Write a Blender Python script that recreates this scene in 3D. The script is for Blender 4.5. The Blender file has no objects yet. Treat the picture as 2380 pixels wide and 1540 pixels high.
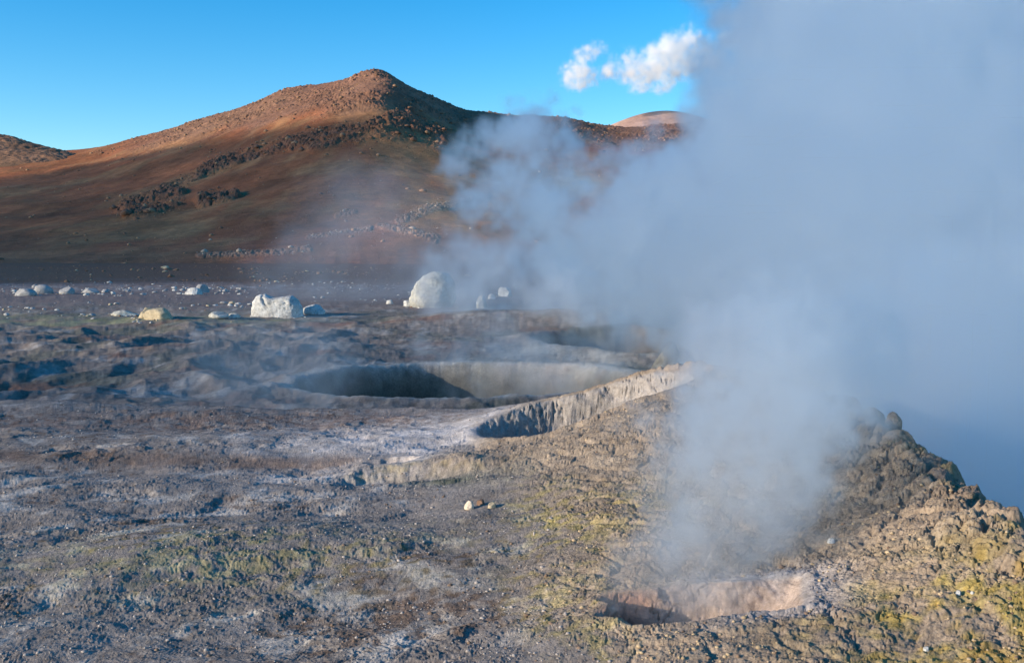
import bpy, math, random
import numpy as np
from math import radians, sin, cos, tan, sqrt, pi

rng = np.random.default_rng(7)
random.seed(7)
scene = bpy.context.scene
COL = scene.collection

# ------------------------------------------------------------------ camera, sky, sun, exposure
CZ = 1.65
F = 1024 * 35.0 / 36.0
PITCH = math.atan(73.0 / F)
cam_d = bpy.data.cameras.new("camera")
cam_d.lens = 35.0
cam_d.sensor_width = 36.0
cam_d.clip_start = 0.05
cam_d.clip_end = 30000.0
cam = bpy.data.objects.new("camera", cam_d)
COL.objects.link(cam)
cam.location = (0, 0, CZ)
cam.rotation_euler = (pi / 2 - PITCH, 0, 0)
scene.camera = cam

SUN_EL = radians(14.0)
SUN_AZ = (-0.906, -0.423)          # horizontal direction towards the sun
sun_dir = np.array([SUN_AZ[0] * cos(SUN_EL), SUN_AZ[1] * cos(SUN_EL), sin(SUN_EL)])
world = bpy.data.worlds.new("World")
scene.world = world
world.use_nodes = True
nt = world.node_tree
nt.nodes.clear()
w_out = nt.nodes.new("ShaderNodeOutputWorld")
w_bg = nt.nodes.new("ShaderNodeBackground")
w_sky = nt.nodes.new("ShaderNodeTexSky")
w_sky.sky_type = 'NISHITA'
w_sky.sun_disc = False
w_sky.sun_elevation = SUN_EL
w_sky.sun_rotation = math.atan2(SUN_AZ[0], SUN_AZ[1])
w_sky.altitude = 4000.0
w_sky.air_density = 1.6
w_sky.dust_density = 0.3
w_sky.ozone_density = 3.0
w_bg.inputs["Strength"].default_value = 0.15
w_hs = nt.nodes.new("ShaderNodeHueSaturation")
w_hs.inputs["Saturation"].default_value = 1.42
nt.links.new(w_sky.outputs[0], w_hs.inputs["Color"])
nt.links.new(w_hs.outputs[0], w_bg.inputs[0])
nt.links.new(w_bg.outputs[0], w_out.inputs[0])

sun_l = bpy.data.lights.new("sun", 'SUN')
sun_l.energy = 4.2
sun_l.angle = radians(0.5)
sun_l.color = (1.0, 0.83, 0.63)
sun_o = bpy.data.objects.new("sun", sun_l)
COL.objects.link(sun_o)
import mathutils
sun_o.rotation_euler = mathutils.Vector(sun_dir).to_track_quat('Z', 'Y').to_euler()
sun_o.location = tuple(sun_dir * 50)

scene.view_settings.view_transform = 'Standard'
scene.view_settings.look = 'None'
scene.view_settings.exposure = 0.68
scene.view_settings.gamma = 1.0
cy = scene.cycles
cy.use_denoising = True
cy.denoiser = 'OPENIMAGEDENOISE'
cy.max_bounces = 14
cy.diffuse_bounces = 2
cy.volume_bounces = 12
cy.transparent_max_bounces = 16
cy.volume_step_rate = 2.0
cy.volume_max_steps = 256
cy.caustics_reflective = False
cy.caustics_refractive = False

# ------------------------------------------------------------------ helpers
SC = 1024.0 / 2380.0

def ray(u, v):
    """direction (y = 1) of the photograph's point (u, v), 2380 x 1540 scale"""
    u = np.asarray(u, float) * SC
    v = np.asarray(v, float) * SC
    c = (331 - v) / F
    dy = cos(PITCH) + c * sin(PITCH)
    return (u - 512) / F / dy, (-sin(PITCH) + c * cos(PITCH)) / dy

def at(u, v, y):
    a, b = ray(u, v)
    return np.array([a * y, y, CZ + b * y])

def sst(e0, e1, x):
    t = np.clip((x - e0) / (e1 - e0), 0, 1)
    return t * t * (3 - 2 * t)

_P = rng.permutation(4096)
_G = rng.uniform(0, 2 * pi, 4096)
_GX, _GY = np.cos(_G), np.sin(_G)
_V1, _V2, _V3 = rng.random(4096), rng.random(4096), rng.random(4096)

def _h(i, j, s=0):
    return _P[(_P[(i + s * 131) & 4095] + j) & 4095]

def perlin(x, y, s=0):
    i = np.floor(x).astype(np.int64); j = np.floor(y).astype(np.int64)
    fx = x - i; fy = y - j
    u = fx * fx * fx * (fx * (fx * 6 - 15) + 10); v = fy * fy * fy * (fy * (fy * 6 - 15) + 10)
    def g(a, b):
        k = _h(i + a, j + b, s)
        return _GX[k] * (fx - a) + _GY[k] * (fy - b)
    n0 = g(0, 0) * (1 - u) + g(1, 0) * u
    n1 = g(0, 1) * (1 - u) + g(1, 1) * u
    return (n0 * (1 - v) + n1 * v) * 1.5

def fbm(x, y, o=4, s=0, gain=0.5, lac=2.03):
    t = 0; a = 1; n = 0
    for k in range(o):
        t = t + a * perlin(x + 17.3 * k, y - 9.1 * k, s + k); n += a
        x = x * lac; y = y * lac; a *= gain
    return t / n

def ridged(x, y, o=3, s=0):
    t = 0; a = 1; n = 0
    for k in range(o):
        t = t + a * (1 - 2 * np.abs(perlin(x + 5.3 * k, y + 3.7 * k, s + k))); n += a
        x = x * 2.07; y = y * 2.07; a *= 0.5
    return t / n

def worley(x, y, s=0):
    i = np.floor(x).astype(np.int64); j = np.floor(y).astype(np.int64)
    f1 = np.full(x.shape, 9.0); f2 = np.full(x.shape, 9.0); idv = np.zeros(x.shape)
    for a in (-1, 0, 1):
        for b in (-1, 0, 1):
            k = _h(i + a, j + b, s)
            d = np.hypot(i + a + _V1[k] - x, j + b + _V2[k] - y)
            c = d < f1
            f2 = np.where(c, f1, np.minimum(f2, d))
            idv = np.where(c, _V3[k], idv)
            f1 = np.where(c, d, f1)
    return f1, f2, idv

def dome(x, y, s=0):
    """packed rounded clods, 0 in the cracks, 1 on top"""
    f1, f2, idv = worley(x, y, s)
    return np.sqrt(np.clip(1 - (f1 / 0.85) ** 2, 0, 1)) * (0.55 + 0.45 * idv) * sst(0.0, 0.22, f2 - f1)

def seg_dist(px, py, pts):
    d = np.full(px.shape, 1e9)
    for (x0, y0), (x1, y1) in zip(pts[:-1], pts[1:]):
        dx, dy = x1 - x0, y1 - y0
        t = np.clip(((px - x0) * dx + (py - y0) * dy) / (dx * dx + dy * dy + 1e-12), 0, 1)
        d = np.minimum(d, np.hypot(px - x0 - t * dx, py - y0 - t * dy))
    return d

def inside(px, py, pts):
    c = np.zeros(px.shape, bool)
    n = len(pts)
    for k in range(n):
        x0, y0 = pts[k]; x1, y1 = pts[(k + 1) % n]
        if y0 == y1: continue
        cond = ((y0 > py) != (y1 > py)) & (px < (x1 - x0) * (py - y0) / (y1 - y0) + x0)
        c ^= cond
    return c

def rbf_fit(pts, vals, reg=1e-3):
    P = np.array(pts, float); n = len(P)
    r = np.hypot(P[:, None, 0] - P[None, :, 0], P[:, None, 1] - P[None, :, 1])
    K = r + 0.0
    A = np.zeros((n + 3, n + 3))
    A[:n, :n] = -K - reg * np.eye(n) * -1
    A[:n, n] = 1; A[:n, n + 1:] = P; A[n, :n] = 1; A[n + 1:, :n] = P.T
    b = np.zeros(n + 3); b[:n] = vals
    w = np.linalg.lstsq(A, b, rcond=None)[0]
    def f(x, y):
        z = w[n] + w[n + 1] * x + w[n + 2] * y
        for k in range(n):
            z = z - w[k] * np.sqrt((x - P[k, 0]) ** 2 + (y - P[k, 1]) ** 2 + 0.05)
        return z
    return f

def tag(o, label=None, cat=None, group=None, kind=None):
    if label: o["label"] = label
    if cat: o["category"] = cat
    if group: o["group"] = group
    if kind: o["kind"] = kind
    return o

def grid_mesh(name, X, Y, Z, wrap=False, mat=None, color=None, attrs=None, smooth=True):
    """rows x columns of vertices as one mesh"""
    R, C = X.shape
    me = bpy.data.meshes.new(name)
    co = np.stack([X, Y, Z], -1).reshape(-1, 3).astype(np.float32)
    me.vertices.add(R * C)
    me.vertices.foreach_set("co", co.ravel())
    ii = np.arange(R * C, dtype=np.int32).reshape(R, C)
    if wrap:
        nx = np.roll(ii, -1, 1)
        q = np.stack([ii[:-1], nx[:-1], nx[1:], ii[1:]], -1)
    else:
        q = np.stack([ii[:-1, :-1], ii[:-1, 1:], ii[1:, 1:], ii[1:, :-1]], -1)
    q = q.reshape(-1, 4)
    me.loops.add(q.size)
    me.loops.foreach_set("vertex_index", q.ravel())
    me.polygons.add(len(q))
    me.polygons.foreach_set("loop_start", np.arange(0, q.size, 4, dtype=np.int32))
    me.polygons.foreach_set("loop_total", np.full(len(q), 4, dtype=np.int32))
    if smooth:
        me.polygons.foreach_set("use_smooth", np.ones(len(q), bool))
    me.update(calc_edges=True)
    if color is not None:
        a = me.attributes.new("tint", 'FLOAT_COLOR', 'POINT')
        c4 = np.ones((R * C, 4), np.float32); c4[:, :3] = color.reshape(-1, 3)
        a.data.foreach_set("color", c4.ravel())
    for k, val in (attrs or {}).items():
        a = me.attributes.new(k, 'FLOAT', 'POINT')
        a.data.foreach_set("value", val.astype(np.float32).ravel())
    if mat: me.materials.append(mat)
    o = bpy.data.objects.new(name, me)
    COL.objects.link(o)
    return o

# ------------------------------------------------------------------ materials
def earth_material(name, scales, amount=0.35, bump=0.4, bump_scale=60.0, rough=0.95, base=None, bump_dist=0.02, warm=0.0):
    """stored mineral tint (or a plain base colour), broken up by several sizes of noise"""
    m = bpy.data.materials.new(name); m.use_nodes = True
    t = m.node_tree; N = t.nodes; L = t.links
    bs = N["Principled BSDF"]
    bs.inputs["Roughness"].default_value = rough
    bs.inputs["Specular IOR Level"].default_value = 0.15
    tc = N.new("ShaderNodeTexCoord")
    if base is None:
        at_ = N.new("ShaderNodeAttribute"); at_.attribute_name = "tint"; col = at_.outputs["Color"]
    else:
        rgb = N.new("ShaderNodeRGB"); rgb.outputs[0].default_value = (*base, 1); col = rgb.outputs[0]
    for k, sc in enumerate(scales):
        n = N.new("ShaderNodeTexNoise"); n.inputs["Scale"].default_value = sc
        n.inputs["Detail"].default_value = 6; n.inputs["Roughness"].default_value = 0.65
        L.new(tc.outputs["Object"], n.inputs["Vector"])
        mr = N.new("ShaderNodeMapRange")
        mr.inputs["From Min"].default_value = 0.3; mr.inputs["From Max"].default_value = 0.7
        mr.inputs["To Min"].default_value = 1 - amount; mr.inputs["To Max"].default_value = 1 + amount
        L.new(n.outputs["Fac"], mr.inputs["Value"])
        mx = N.new("ShaderNodeMix"); mx.data_type = 'RGBA'; mx.blend_type = 'MULTIPLY'
        mx.inputs["Factor"].default_value = 1.0
        L.new(col, mx.inputs["A"]); L.new(mr.outputs[0], mx.inputs["B"])
        col = mx.outputs["Result"]
    L.new(col, bs.inputs["Base Color"])
    if bump:
        n = N.new("ShaderNodeTexNoise"); n.inputs["Scale"].default_value = bump_scale
        n.inputs["Detail"].default_value = 8; n.inputs["Roughness"].default_value = 0.7
        L.new(tc.outputs["Object"], n.inputs["Vector"])
        b = N.new("ShaderNodeBump"); b.inputs["Strength"].default_value = bump
        b.inputs["Distance"].default_value = bump_dist
        L.new(n.outputs["Fac"], b.inputs["Height"]); L.new(b.outputs[0], bs.inputs["Normal"])
    return m

M_ground = earth_material("mineral ground", (3.0, 18.0, 55.0), 0.24, 0.6, 90.0, bump_dist=0.02)
M_hill = earth_material("hill earth", (0.02, 0.25), 0.25, 0.5, 0.6, bump_dist=1.2)
M_far = earth_material("far hill earth", (0.004, 0.03), 0.2, 0.3, 0.05, bump_dist=15)

def steam_material(name, sigma, g=0.5, color=(1, 1, 1)):
    m = bpy.data.materials.new(name); m.use_nodes = True
    t = m.node_tree; t.nodes.clear()
    out = t.nodes.new("ShaderNodeOutputMaterial")
    pv = t.nodes.new("ShaderNodeVolumePrincipled")
    pv.inputs["Color"].default_value = (*color, 1)
    pv.inputs["Anisotropy"].default_value = g
    pv.inputs["Density"].default_value = sigma
    pv.inputs["Density Attribute"].default_value = "density"
    t.links.new(pv.outputs[0], out.inputs["Volume"])
    return m

# ------------------------------------------------------------------ the ground
UP = [(-60, 11.5), (-14, 11.3), (-6, 11.4), (-3, 10.9), (-1.2, 11.0), (-0.3, 10.7), (0.45, 10.0), (1.27, 9.7), (1.8, 9.2),
      (2.35, 8.3), (2.44, 7.0), (2.30, 5.5), (2.10, 4.0), (1.98, 2.6), (2.3, 1.0), (3.5, -2.0), (60, -14)]
UP_POLY = UP + [(60, -80), (-60, -80)]

ctrl = []
for (u, v, y) in [(2380, 1215, 4.0), (2255, 1140, 4.7), (2140, 1050, 5.5), (1990, 950, 7.0), (1650, 858, 9.0), (1500, 870, 9.5),
                  (1300, 920, 9.9), (1180, 938, 10.3), (1100, 945, 11.0),
                  (1110, 1030, 8.6), (1300, 985, 8.4), (1500, 955, 7.6), (1700, 990, 7.2), (1950, 1200, 4.9), (1700, 1160, 5.6),
                  (1640, 1455, 3.75), (1390, 1385, 4.05), (1860, 1420, 3.75), (1500, 1365, 4.3), (1700, 1358, 4.28), (1400, 1520, 3.65), (2380, 1540, 3.2), (1500, 1250, 4.9)]:
    p = at(u, v, y); ctrl.append(tuple(p))
for x, y, z in [(0.0, 4.3, 0.10), (-0.6, 4.5, 0.0), (0.2, 5.6, 0.14), (0.0, 6.6, 0.10), (-0.5, 6.0, 0.0), (-1.2, 8, 0.0), (-2, 5, 0.0), (-2, 3, 0), (-4, 6, 0.02),
                (-4, 9, 0.0), (-3, 11, 0.02), (-8, 11, 0.05), (-8, 5, 0.1), (0, 2.5, 0.1), (1.0, 2.5, 0.27), (1.9, 2, 0.38), (-1, 1, 0), (0, 0, 0.03),
                (0, -4, 0), (-6, -4, 0), (4, -6, 0.2), (-1, 10.6, 0.0), (-20, 8, 0.2), (-20, -20, 0), (20, -20, 0), (-60, 10, .3), (0, -60, 0), (60, -60, 0), (-60, -60, 0),
                (2.5, 9.5, 0.5), (2.9, 6.5, 0.55), (2.8, 4.5, .55)]:
    ctrl.append((x, y, z))
near_fn = rbf_fit([(c[0], c[1]) for c in ctrl], [c[2] for c in ctrl])

VENT = (0.765, 4.02, 0.40, 0.27)
SLOT_A, SLOT_B = np.array([-0.30, 8.75]), np.array([1.60, 9.0])

def pit(x, y, cx, cy, rx, ry, s, wob=0.12, rot=0.0):
    """1 at the rim, 0 in the middle, over 1 outside (wobbly ellipse)"""
    dx, dy = x - cx, y - cy
    if rot:
        c, sn = cos(rot), sin(rot)
        dx, dy = dx * c + dy * sn, -dx * sn + dy * c
    a = np.arctan2(dy / ry, dx / rx)
    w = 1 + wob * perlin(np.cos(a) * 1.7 + 3.1, np.sin(a) * 1.7 + s, s) + 0.07 * wob * perlin(np.cos(a) * 6, np.sin(a) * 6 + s, s + 3)
    return np.hypot(dx / rx, dy / ry) / w

def ground_masks(x, y):
    m = {}
    d = seg_dist(x, y, UP)
    d = np.where(inside(x, y, UP_POLY), -d, d)
    ragged = sst(1.2, 2.0, x) * sst(13, 9, y) * sst(0.9, 0.2, np.abs(d))
    d = d + ragged * (0.10 * fbm(x * 2.6, y * 2.6, 2, 6))
    m['edge'] = d                       # metres outside the upland
    m['up'] = sst(0.25, -0.15, d)
    # tan clod mound: right of a wavering line
    xl = np.interp(y, [0, 3, 4, 5, 6, 7.0, 7.6, 8.3, 9.2, 10.5], [0.5, 0.35, 0.25, 0.25, 0.2, 0.1, -0.55, -0.35, 0.1, 0.4])
    xl = xl + 0.22 * fbm(x * 1.2, y * 1.2, 3, 5)
    m['mound'] = sst(-0.35, 0.3, x - xl) * m['up']
    m['vent'] = pit(x, y, *VENT, 11, 0.22)
    c = (SLOT_A + SLOT_B) / 2; v = SLOT_B - SLOT_A
    m['slot'] = pit(x, y, c[0], c[1], np.hypot(*v) / 2, 0.66, 21, 0.12, math.atan2(v[1], v[0]))
    m['crater'] = pit(x, y, -1.15, 25.4, 4.1, 3.9, 31, 0.10)
    m['cauldron'] = pit(x, y, 4.4, 36.0, 3.4, 5.2, 41, 0.14)
    m['basin'] = (1 - m['up']) * sst(75, 50, y)
    return m

LEDGE = [tuple(at(u, v, y)[:2]) for u, v, y in [(830, 1108, 7.5), (900, 1104, 7.6), (1000, 1112, 7.45), (1100, 1122, 7.3), (1180, 1120, 7.3), (1300, 1100, 7.5)]]

def ground_z(x, y, detail=True, m=None):
    m = m or ground_masks(x, y)
    d = m['edge']
    near = near_fn(np.clip(x, -60, 60), np.clip(y, -60, 11.5))
    near = near + 0.10 * np.exp(-((x + 1.55) / 1.1) ** 2 - ((y - 5.6) / 0.55) ** 2)
    near = near - 0.05 * np.exp(-((x + 3.0) / 3.0) ** 2 - ((y - 7.9) / 0.35) ** 2)
    near = near + 0.05 * np.exp(-((x + 3.0) / 2.5) ** 2 - ((y - 9.0) / 0.4) ** 2)
    near = near + 0.05 * fbm(x * 0.9, y * 0.9, 3, 60)
    # small step where the tongue of clods ends
    lx = np.clip(x, LEDGE[0][0], LEDGE[-1][0])
    ly = np.interp(lx, [p[0] for p in LEDGE], [p[1] for p in LEDGE]) + 0.10 * fbm(x * 3, y * 2, 3, 9) + 0.05 * fbm(x * 14, y * 14, 2, 10)
    w = sst(-1.40, -1.15, x) * sst(-0.05, -0.45, x)
    near = near + w * 0.055 * sst(-0.06, 0.14, y - ly) * sst(0.9, 0.15, y - ly) - w * 0.03 * sst(0.0, -0.1, y - ly) * sst(-0.5, -0.1, y - ly)
    hole = pit(x, y, -0.98, 7.93, 0.2, 0.12, 77, 0.2)
    near = near - 0.15 * sst(1.15, 0.5, hole)
    # basin floor
    dist = np.hypot(x, y)
    far = np.interp(y, [-80, 8, 20, 30, 50, 75, 100, 160, 280, 320, 7000], [-1.5, -1.5, -1.55, -1.5, -1.45, -1.2, -0.95, -0.45, 0.3, 0.6, 0.6])
    und = fbm(x * 0.16, y * 0.16, 4, 70)
    far = far + 0.22 * und * sst(90, 45, y)
    hl = sst(-3.5, -7, x) * sst(60, 38, y)
    far = far + hl * (0.40 * ridged(x * 0.22, y * 0.14, 3, 75) - 0.1)
    far = far + 0.55 * np.exp(-((x + 1.0) / 4.5) ** 2 - ((y - 47.0) / 4) ** 2) + 0.5 * np.exp(-((x - 4.0) / 3.0) ** 2 - ((y - 46) / 3) ** 2)
    # slope from the upland down into the basin; a sheer drop on the steam side
    steep = sst(1.2, 2.2, x) * sst(13, 9.5, y)
    k = 0.36 + 0.9 * steep
    fall = np.clip(d, 0, None) * k
    deep = far - 1.8 * sst(0.3, 1.5, d) * np.exp(-((x - 6.5) / 4) ** 2 - ((y - 8) / 6) ** 2)
    hh = near - deep
    tt = np.clip(fall / np.maximum(hh, 0.05), 0, 1.6)
    mix = 1 - np.exp(-tt * 1.3 - 0.9 * tt ** 2)
    z = np.where(d <= 0, near, near * (1 - mix) + deep * mix)
    # pits
    c = m['crater']
    z = z - 2.6 * sst(1.02, 0.72, c) - 0.5 * sst(0.7, 0.2, c) + 0.12 * np.exp(-((c - 1.1) / 0.12) ** 2)
    c = m['cauldron']
    z = z - 2.2 * sst(1.05, 0.45, c) + 0.22 * np.exp(-((c - 1.12) / 0.16) ** 2)
    c = m['slot']
    z = z - 0.95 * sst(1.04, 0.45, c) + 0.03 * np.exp(-((c - 1.1) / 0.12) ** 2)
    c = m['vent']
    z = z - 0.33 * sst(1.04, 0.40, c) + 0.012 * np.exp(-((c - 1.1) / 0.1) ** 2)
    if not detail:
        return z
    # ---- small relief
    smooth = np.minimum(sst(1.03, 1.12, m['vent']), sst(1.03, 1.12, m['slot']))     # pit walls are smooth mud
    mo = m['mound'] * smooth
    cr = m['up'] * (1 - m['mound']) * smooth
    wx = x + 0.03 * perlin(x * 9, y * 9, 80); wy = y + 0.03 * perlin(x * 9, y * 9, 81)
    n = (np.abs(y) < 14) & (np.abs(x) < 16) & (y > 0.3)
    dz = np.zeros(x.shape)
    xs, ys = wx[n], wy[n]
    near_edge = np.exp(-(m['edge'][n] / 0.45) ** 2) * sst(0.8, 2.0, x[n])
    big = dome(xs * 4.2, ys * 4.2, 82)
    mid = dome(xs * 10, ys * 13, 83)
    sml = dome(xs * 27, ys * 27, 84)
    rough = fbm(xs * 42, ys * 42, 4, 85, 0.7) * np.clip(6.0 / ys, 0.35, 1.0)
    k1, k2, _ = worley(xs * 9 + 0.4 * rough, ys * 17 + 0.4 * rough, 96)
    crk = sst(0.10, 0.0, k2 - k1) * sst(-0.2, 0.3, fbm(xs * 2, ys * 3, 2, 97))
    lump = 0.5 + 0.9 * fbm(xs * 3, ys * 3, 3, 98)
    pop = 0.016 * big * sst(1.1, 1.8, m['vent'][n]) + (0.009 * mid + 0.009 * sml) * np.clip(lump, 0.1, 1.3) + 0.011 * rough + 0.012 * fbm(xs * 9, ys * 9, 3, 121) - 0.012 * crk + near_edge * np.clip(ys / 6.0, 0.4, 1.1) * (0.07 * dome(xs * 4.0, ys * 3.6, 82) + 0.03 * mid + 0.015 * rough - 0.02 * crk)
    att = np.clip(6.0 / ys, 0.35, 1.0)
    c1, c2, _ = worley(xs * 6 + 0.5 * rough, ys * 9 + 0.5 * rough, 94)
    crust = 0.006 * ridged(xs * 6, ys * 6, 3, 86) + 0.005 * ridged(xs * 21, ys * 21, 3, 87) * att + 0.03 * fbm(xs * 2.2, ys * 2.2, 3, 88) + 0.011 * rough + 0.010 * fbm(xs * 11, ys * 11, 3, 120) + 0.004 * sml * np.clip(lump, 0, 1) - 0.010 * sst(0.08, 0.0, c2 - c1) * np.clip(1 - lump, 0, 1)
    quiet = 0.42 + 0.42 * sst(-0.2, 0.3, fbm(xs * 1.1, ys * 1.6, 3, 89))
    crust = crust - 0.02 * sst(0.35, 0.75, ridged((xs + 0.9 * ys) * 0.9, (ys - 0.5 * xs) * 2.6, 2, 99))
    dz[n] = mo[n] * pop + cr[n] * crust * quiet
    # pit walls: lumps and cracks
    wv = (1 - smooth[n])
    a1, a2, _ = worley(xs * 5 + 0.3 * perlin(xs * 8, ys * 8, 90), ys * 5, 91)
    dz[n] += wv * 0.0
    b = ~n & (y < 130) & (y > 9) | ((y >= 11) & (y < 130))
    xs, ys = x[b], y[b]
    dz[b] += (1 - m['up'][b]) * (0.05 * fbm(xs * 1.4, ys * 1.1, 4, 93) + (0.03 * ridged(xs * 1.2, ys * 0.9, 3, 94) + 0.03 * fbm(xs * 4, ys * 3, 3, 95)) * sst(60, 30, ys)
                                 + 0.03 * sst(60, 85, ys) * fbm(xs * 0.5, ys * 0.25, 2, 95))
    return z + dz

def mixc(a, b, w):
    w = w[..., None]
    return a * (1 - w) + np.asarray(b) * w

def ground_color(x, y, z, m):
    f1 = fbm(x * 0.7, y * 1.0, 4, 100); f2 = fbm(x * 3, y * 3, 4, 101); f3 = fbm(x * 11, y * 11, 3, 102)
    c = np.zeros(x.shape + (3,)) + np.array([0.24, 0.21, 0.187])                      # grey sinter crust
    c = mixc(c, (0.41, 0.375, 0.335), sst(0.05, 0.4, f2 + 0.5 * f1 + 0.3 * f3))
    c = mixc(c, (0.13, 0.085, 0.06), sst(0.10, 0.42, 0.6 * f3 + 0.6 * f1 - 0.2 * f2) * 0.8)
    # pale band beside the slot pit
    pale = np.exp(-((x + 0.9) / 1.3) ** 2 - ((y - 8.9) / 1.4) ** 2)
    c = mixc(c, (0.58, 0.53, 0.50), np.clip(pale * (0.9 + f2), 0, 1))
    brn = np.exp(-((y - 10.4 - 0.1 * x) / 0.7) ** 2) * sst(0.3, -1.5, x)
    c = mixc(c, (0.17, 0.10, 0.07), np.clip(brn * (0.5 + 1.4 * f2 + f3), 0, 0.75))
    brn = np.exp(-((y - 8.05 + 0.06 * x) / 0.22) ** 2) * sst(-0.6, -1.8, x)
    c = mixc(c, (0.15, 0.10, 0.075), np.clip(brn * (0.7 + 1.4 * f2), 0, 0.8))  # shadow band along the low terrace, painted into the crust colour
    # sulphur on the low swelling
    sw = np.exp(-((x + 1.6) / 1.1) ** 2 - ((y - 5.35) / 0.55) ** 2)
    c = mixc(c, (0.33, 0.285, 0.11), np.clip(sw * (0.25 + 1.1 * f2 + 1.3 * f3), 0, 0.6))
    # tan clods
    c = mixc(c, (0.325, 0.25, 0.18), m['mound'] * 0.95)
    c = mixc(c, (0.47, 0.37, 0.27), m['mound'] * sst(0.0, 0.4, f2) * 0.5)
    bd = 4 * m['mound'] * (1 - m['mound'])
    c = mixc(c, (0.33, 0.27, 0.10), np.clip(bd * (0.2 + 1.0 * f2 + 1.3 * f3) * sst(7.3, 6.2, y), 0, 0.6))
    yel = sst(4.35, 3.5, y) * sst(0.8, 1.35, x) * m['mound'] * sst(1.2, 1.7, m['vent'])
    c = mixc(c, (0.36, 0.28, 0.06), np.clip(yel * (0.36 + 1.4 * f2 + 0.9 * f3), 0, 0.75))
    c = mixc(c, (0.40, 0.22, 0.05), np.clip(yel * (-0.1 + 1.6 * f1 + 0.8 * f3), 0, 0.6))
    y2 = np.exp(-((x - 0.55) / 0.6) ** 2 - ((y - 5.6) / 0.6) ** 2)
    c = mixc(c, (0.36, 0.28, 0.09), np.clip(y2 * (0.2 + 1.1 * f2 + 1.2 * f3), 0, 0.6))
    lx = np.clip(x, LEDGE[0][0], LEDGE[-1][0])
    ly = np.interp(lx, [p[0] for p in LEDGE], [p[1] for p in LEDGE])
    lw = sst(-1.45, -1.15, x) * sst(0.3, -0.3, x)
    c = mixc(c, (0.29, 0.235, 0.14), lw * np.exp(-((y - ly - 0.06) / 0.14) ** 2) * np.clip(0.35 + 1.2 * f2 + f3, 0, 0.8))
    c = mixc(c, (0.12, 0.125, 0.09), lw * np.exp(-((y - ly + 0.28) / 0.2) ** 2) * np.clip(0.7 + 0.8 * f2, 0, 1) * sst(-1.1, -0.6, x))  # shade below the ledge, painted as a dark greenish patch
    # smooth mud of the pits
    v = m['vent']
    c = mixc(c, (0.42, 0.40, 0.41), sst(1.75, 1.1, v) * sst(0.5, 1.0, x) * 0.6)
    c = mixc(c, (0.46, 0.36, 0.30), sst(1.03, 0.97, v))
    c = mixc(c, (0.44, 0.24, 0.16), sst(1.12, 0.9, v) * sst(0.75, 0.5, x + 0.1 * f2))
    c = mixc(c, (0.34, 0.305, 0.275), sst(1.06, 1.0, m['slot']))
    # basin
    b = 1 - m['up']
    c2 = np.zeros_like(c) + np.array([0.20, 0.165, 0.14])
    g1 = fbm(x * 0.22, y * 0.16, 5, 110); g2 = fbm(x * 0.9, y * 0.45, 4, 111)
    c2 = mixc(c2, (0.135, 0.13, 0.105), sst(0.0, 0.35, g1 + 0.5 * g2))
    c2 = mixc(c2, (0.29, 0.265, 0.24), sst(0.05, 0.4, g2 - 0.4 * g1))
    g3 = fbm(x * 3.5, y * 1.6, 4, 113)
    c2 = c2 * (1 + 0.7 * g3)[..., None]
    c2 = mixc(c2, (0.17, 0.085, 0.06), sst(0.15, 0.4, fbm(x * 0.3, y * 0.3, 4, 112)) * 0.7)
    pr = np.exp(-((x - 1.8) / 3.5) ** 2 - ((y - 31) / 4) ** 2)
    c2 = mixc(c2, (0.42, 0.39, 0.34), np.clip(pr * (0.7 + g2), 0, 0.8))
    gy = np.exp(-((y - 49) / 4) ** 2) * sst(-8, -14, x)
    c2 = mixc(c2, (0.26, 0.26, 0.13), np.clip(gy * (0.4 + 1.5 * g2), 0, 0.7))
    rim = np.exp(-((m['crater'] - 1.06) / 0.06) ** 2)
    c2 = mixc(c2, (0.50, 0.47, 0.42), rim * 0.7)
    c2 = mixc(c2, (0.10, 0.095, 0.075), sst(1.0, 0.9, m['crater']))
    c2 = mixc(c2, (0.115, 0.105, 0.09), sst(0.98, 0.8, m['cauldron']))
    # stony plain
    pl = sst(52, 72, y)
    p3 = np.zeros_like(c) + np.array([0.17, 0.135, 0.125])
    h1 = fbm(x * 0.08, y * 0.06, 4, 115); h2 = fbm(x * 0.7, y * 0.35, 4, 116)
    p3 = mixc(p3, (0.16, 0.085, 0.052), sst(85, 125, y + 40 * h1))
    st = np.exp(-((y - 92 - 6 * h1) / 8) ** 2)
    p3 = mixc(p3, (0.30, 0.29, 0.29), np.clip(st * (0.2 + 1.6 * h2), 0, 0.8) * sst(10, -10, x - 2))
    st = sst(64, 58, y) * sst(-2, -8, x)
    p3 = mixc(p3, (0.26, 0.25, 0.25), np.clip(st * (0.2 + 1.6 * h2), 0, 0.7))
    p3 = mixc(p3, (0.17, 0.08, 0.047), sst(130, 215, y + 60 * h1))
    c2 = mixc(c2, p3, pl) if False else c2 * (1 - pl[..., None]) + p3 * pl[..., None]
    c = c * (1 - b[..., None]) + c2 * b[..., None]
    return np.clip(c, 0.01, 0.9)

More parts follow.
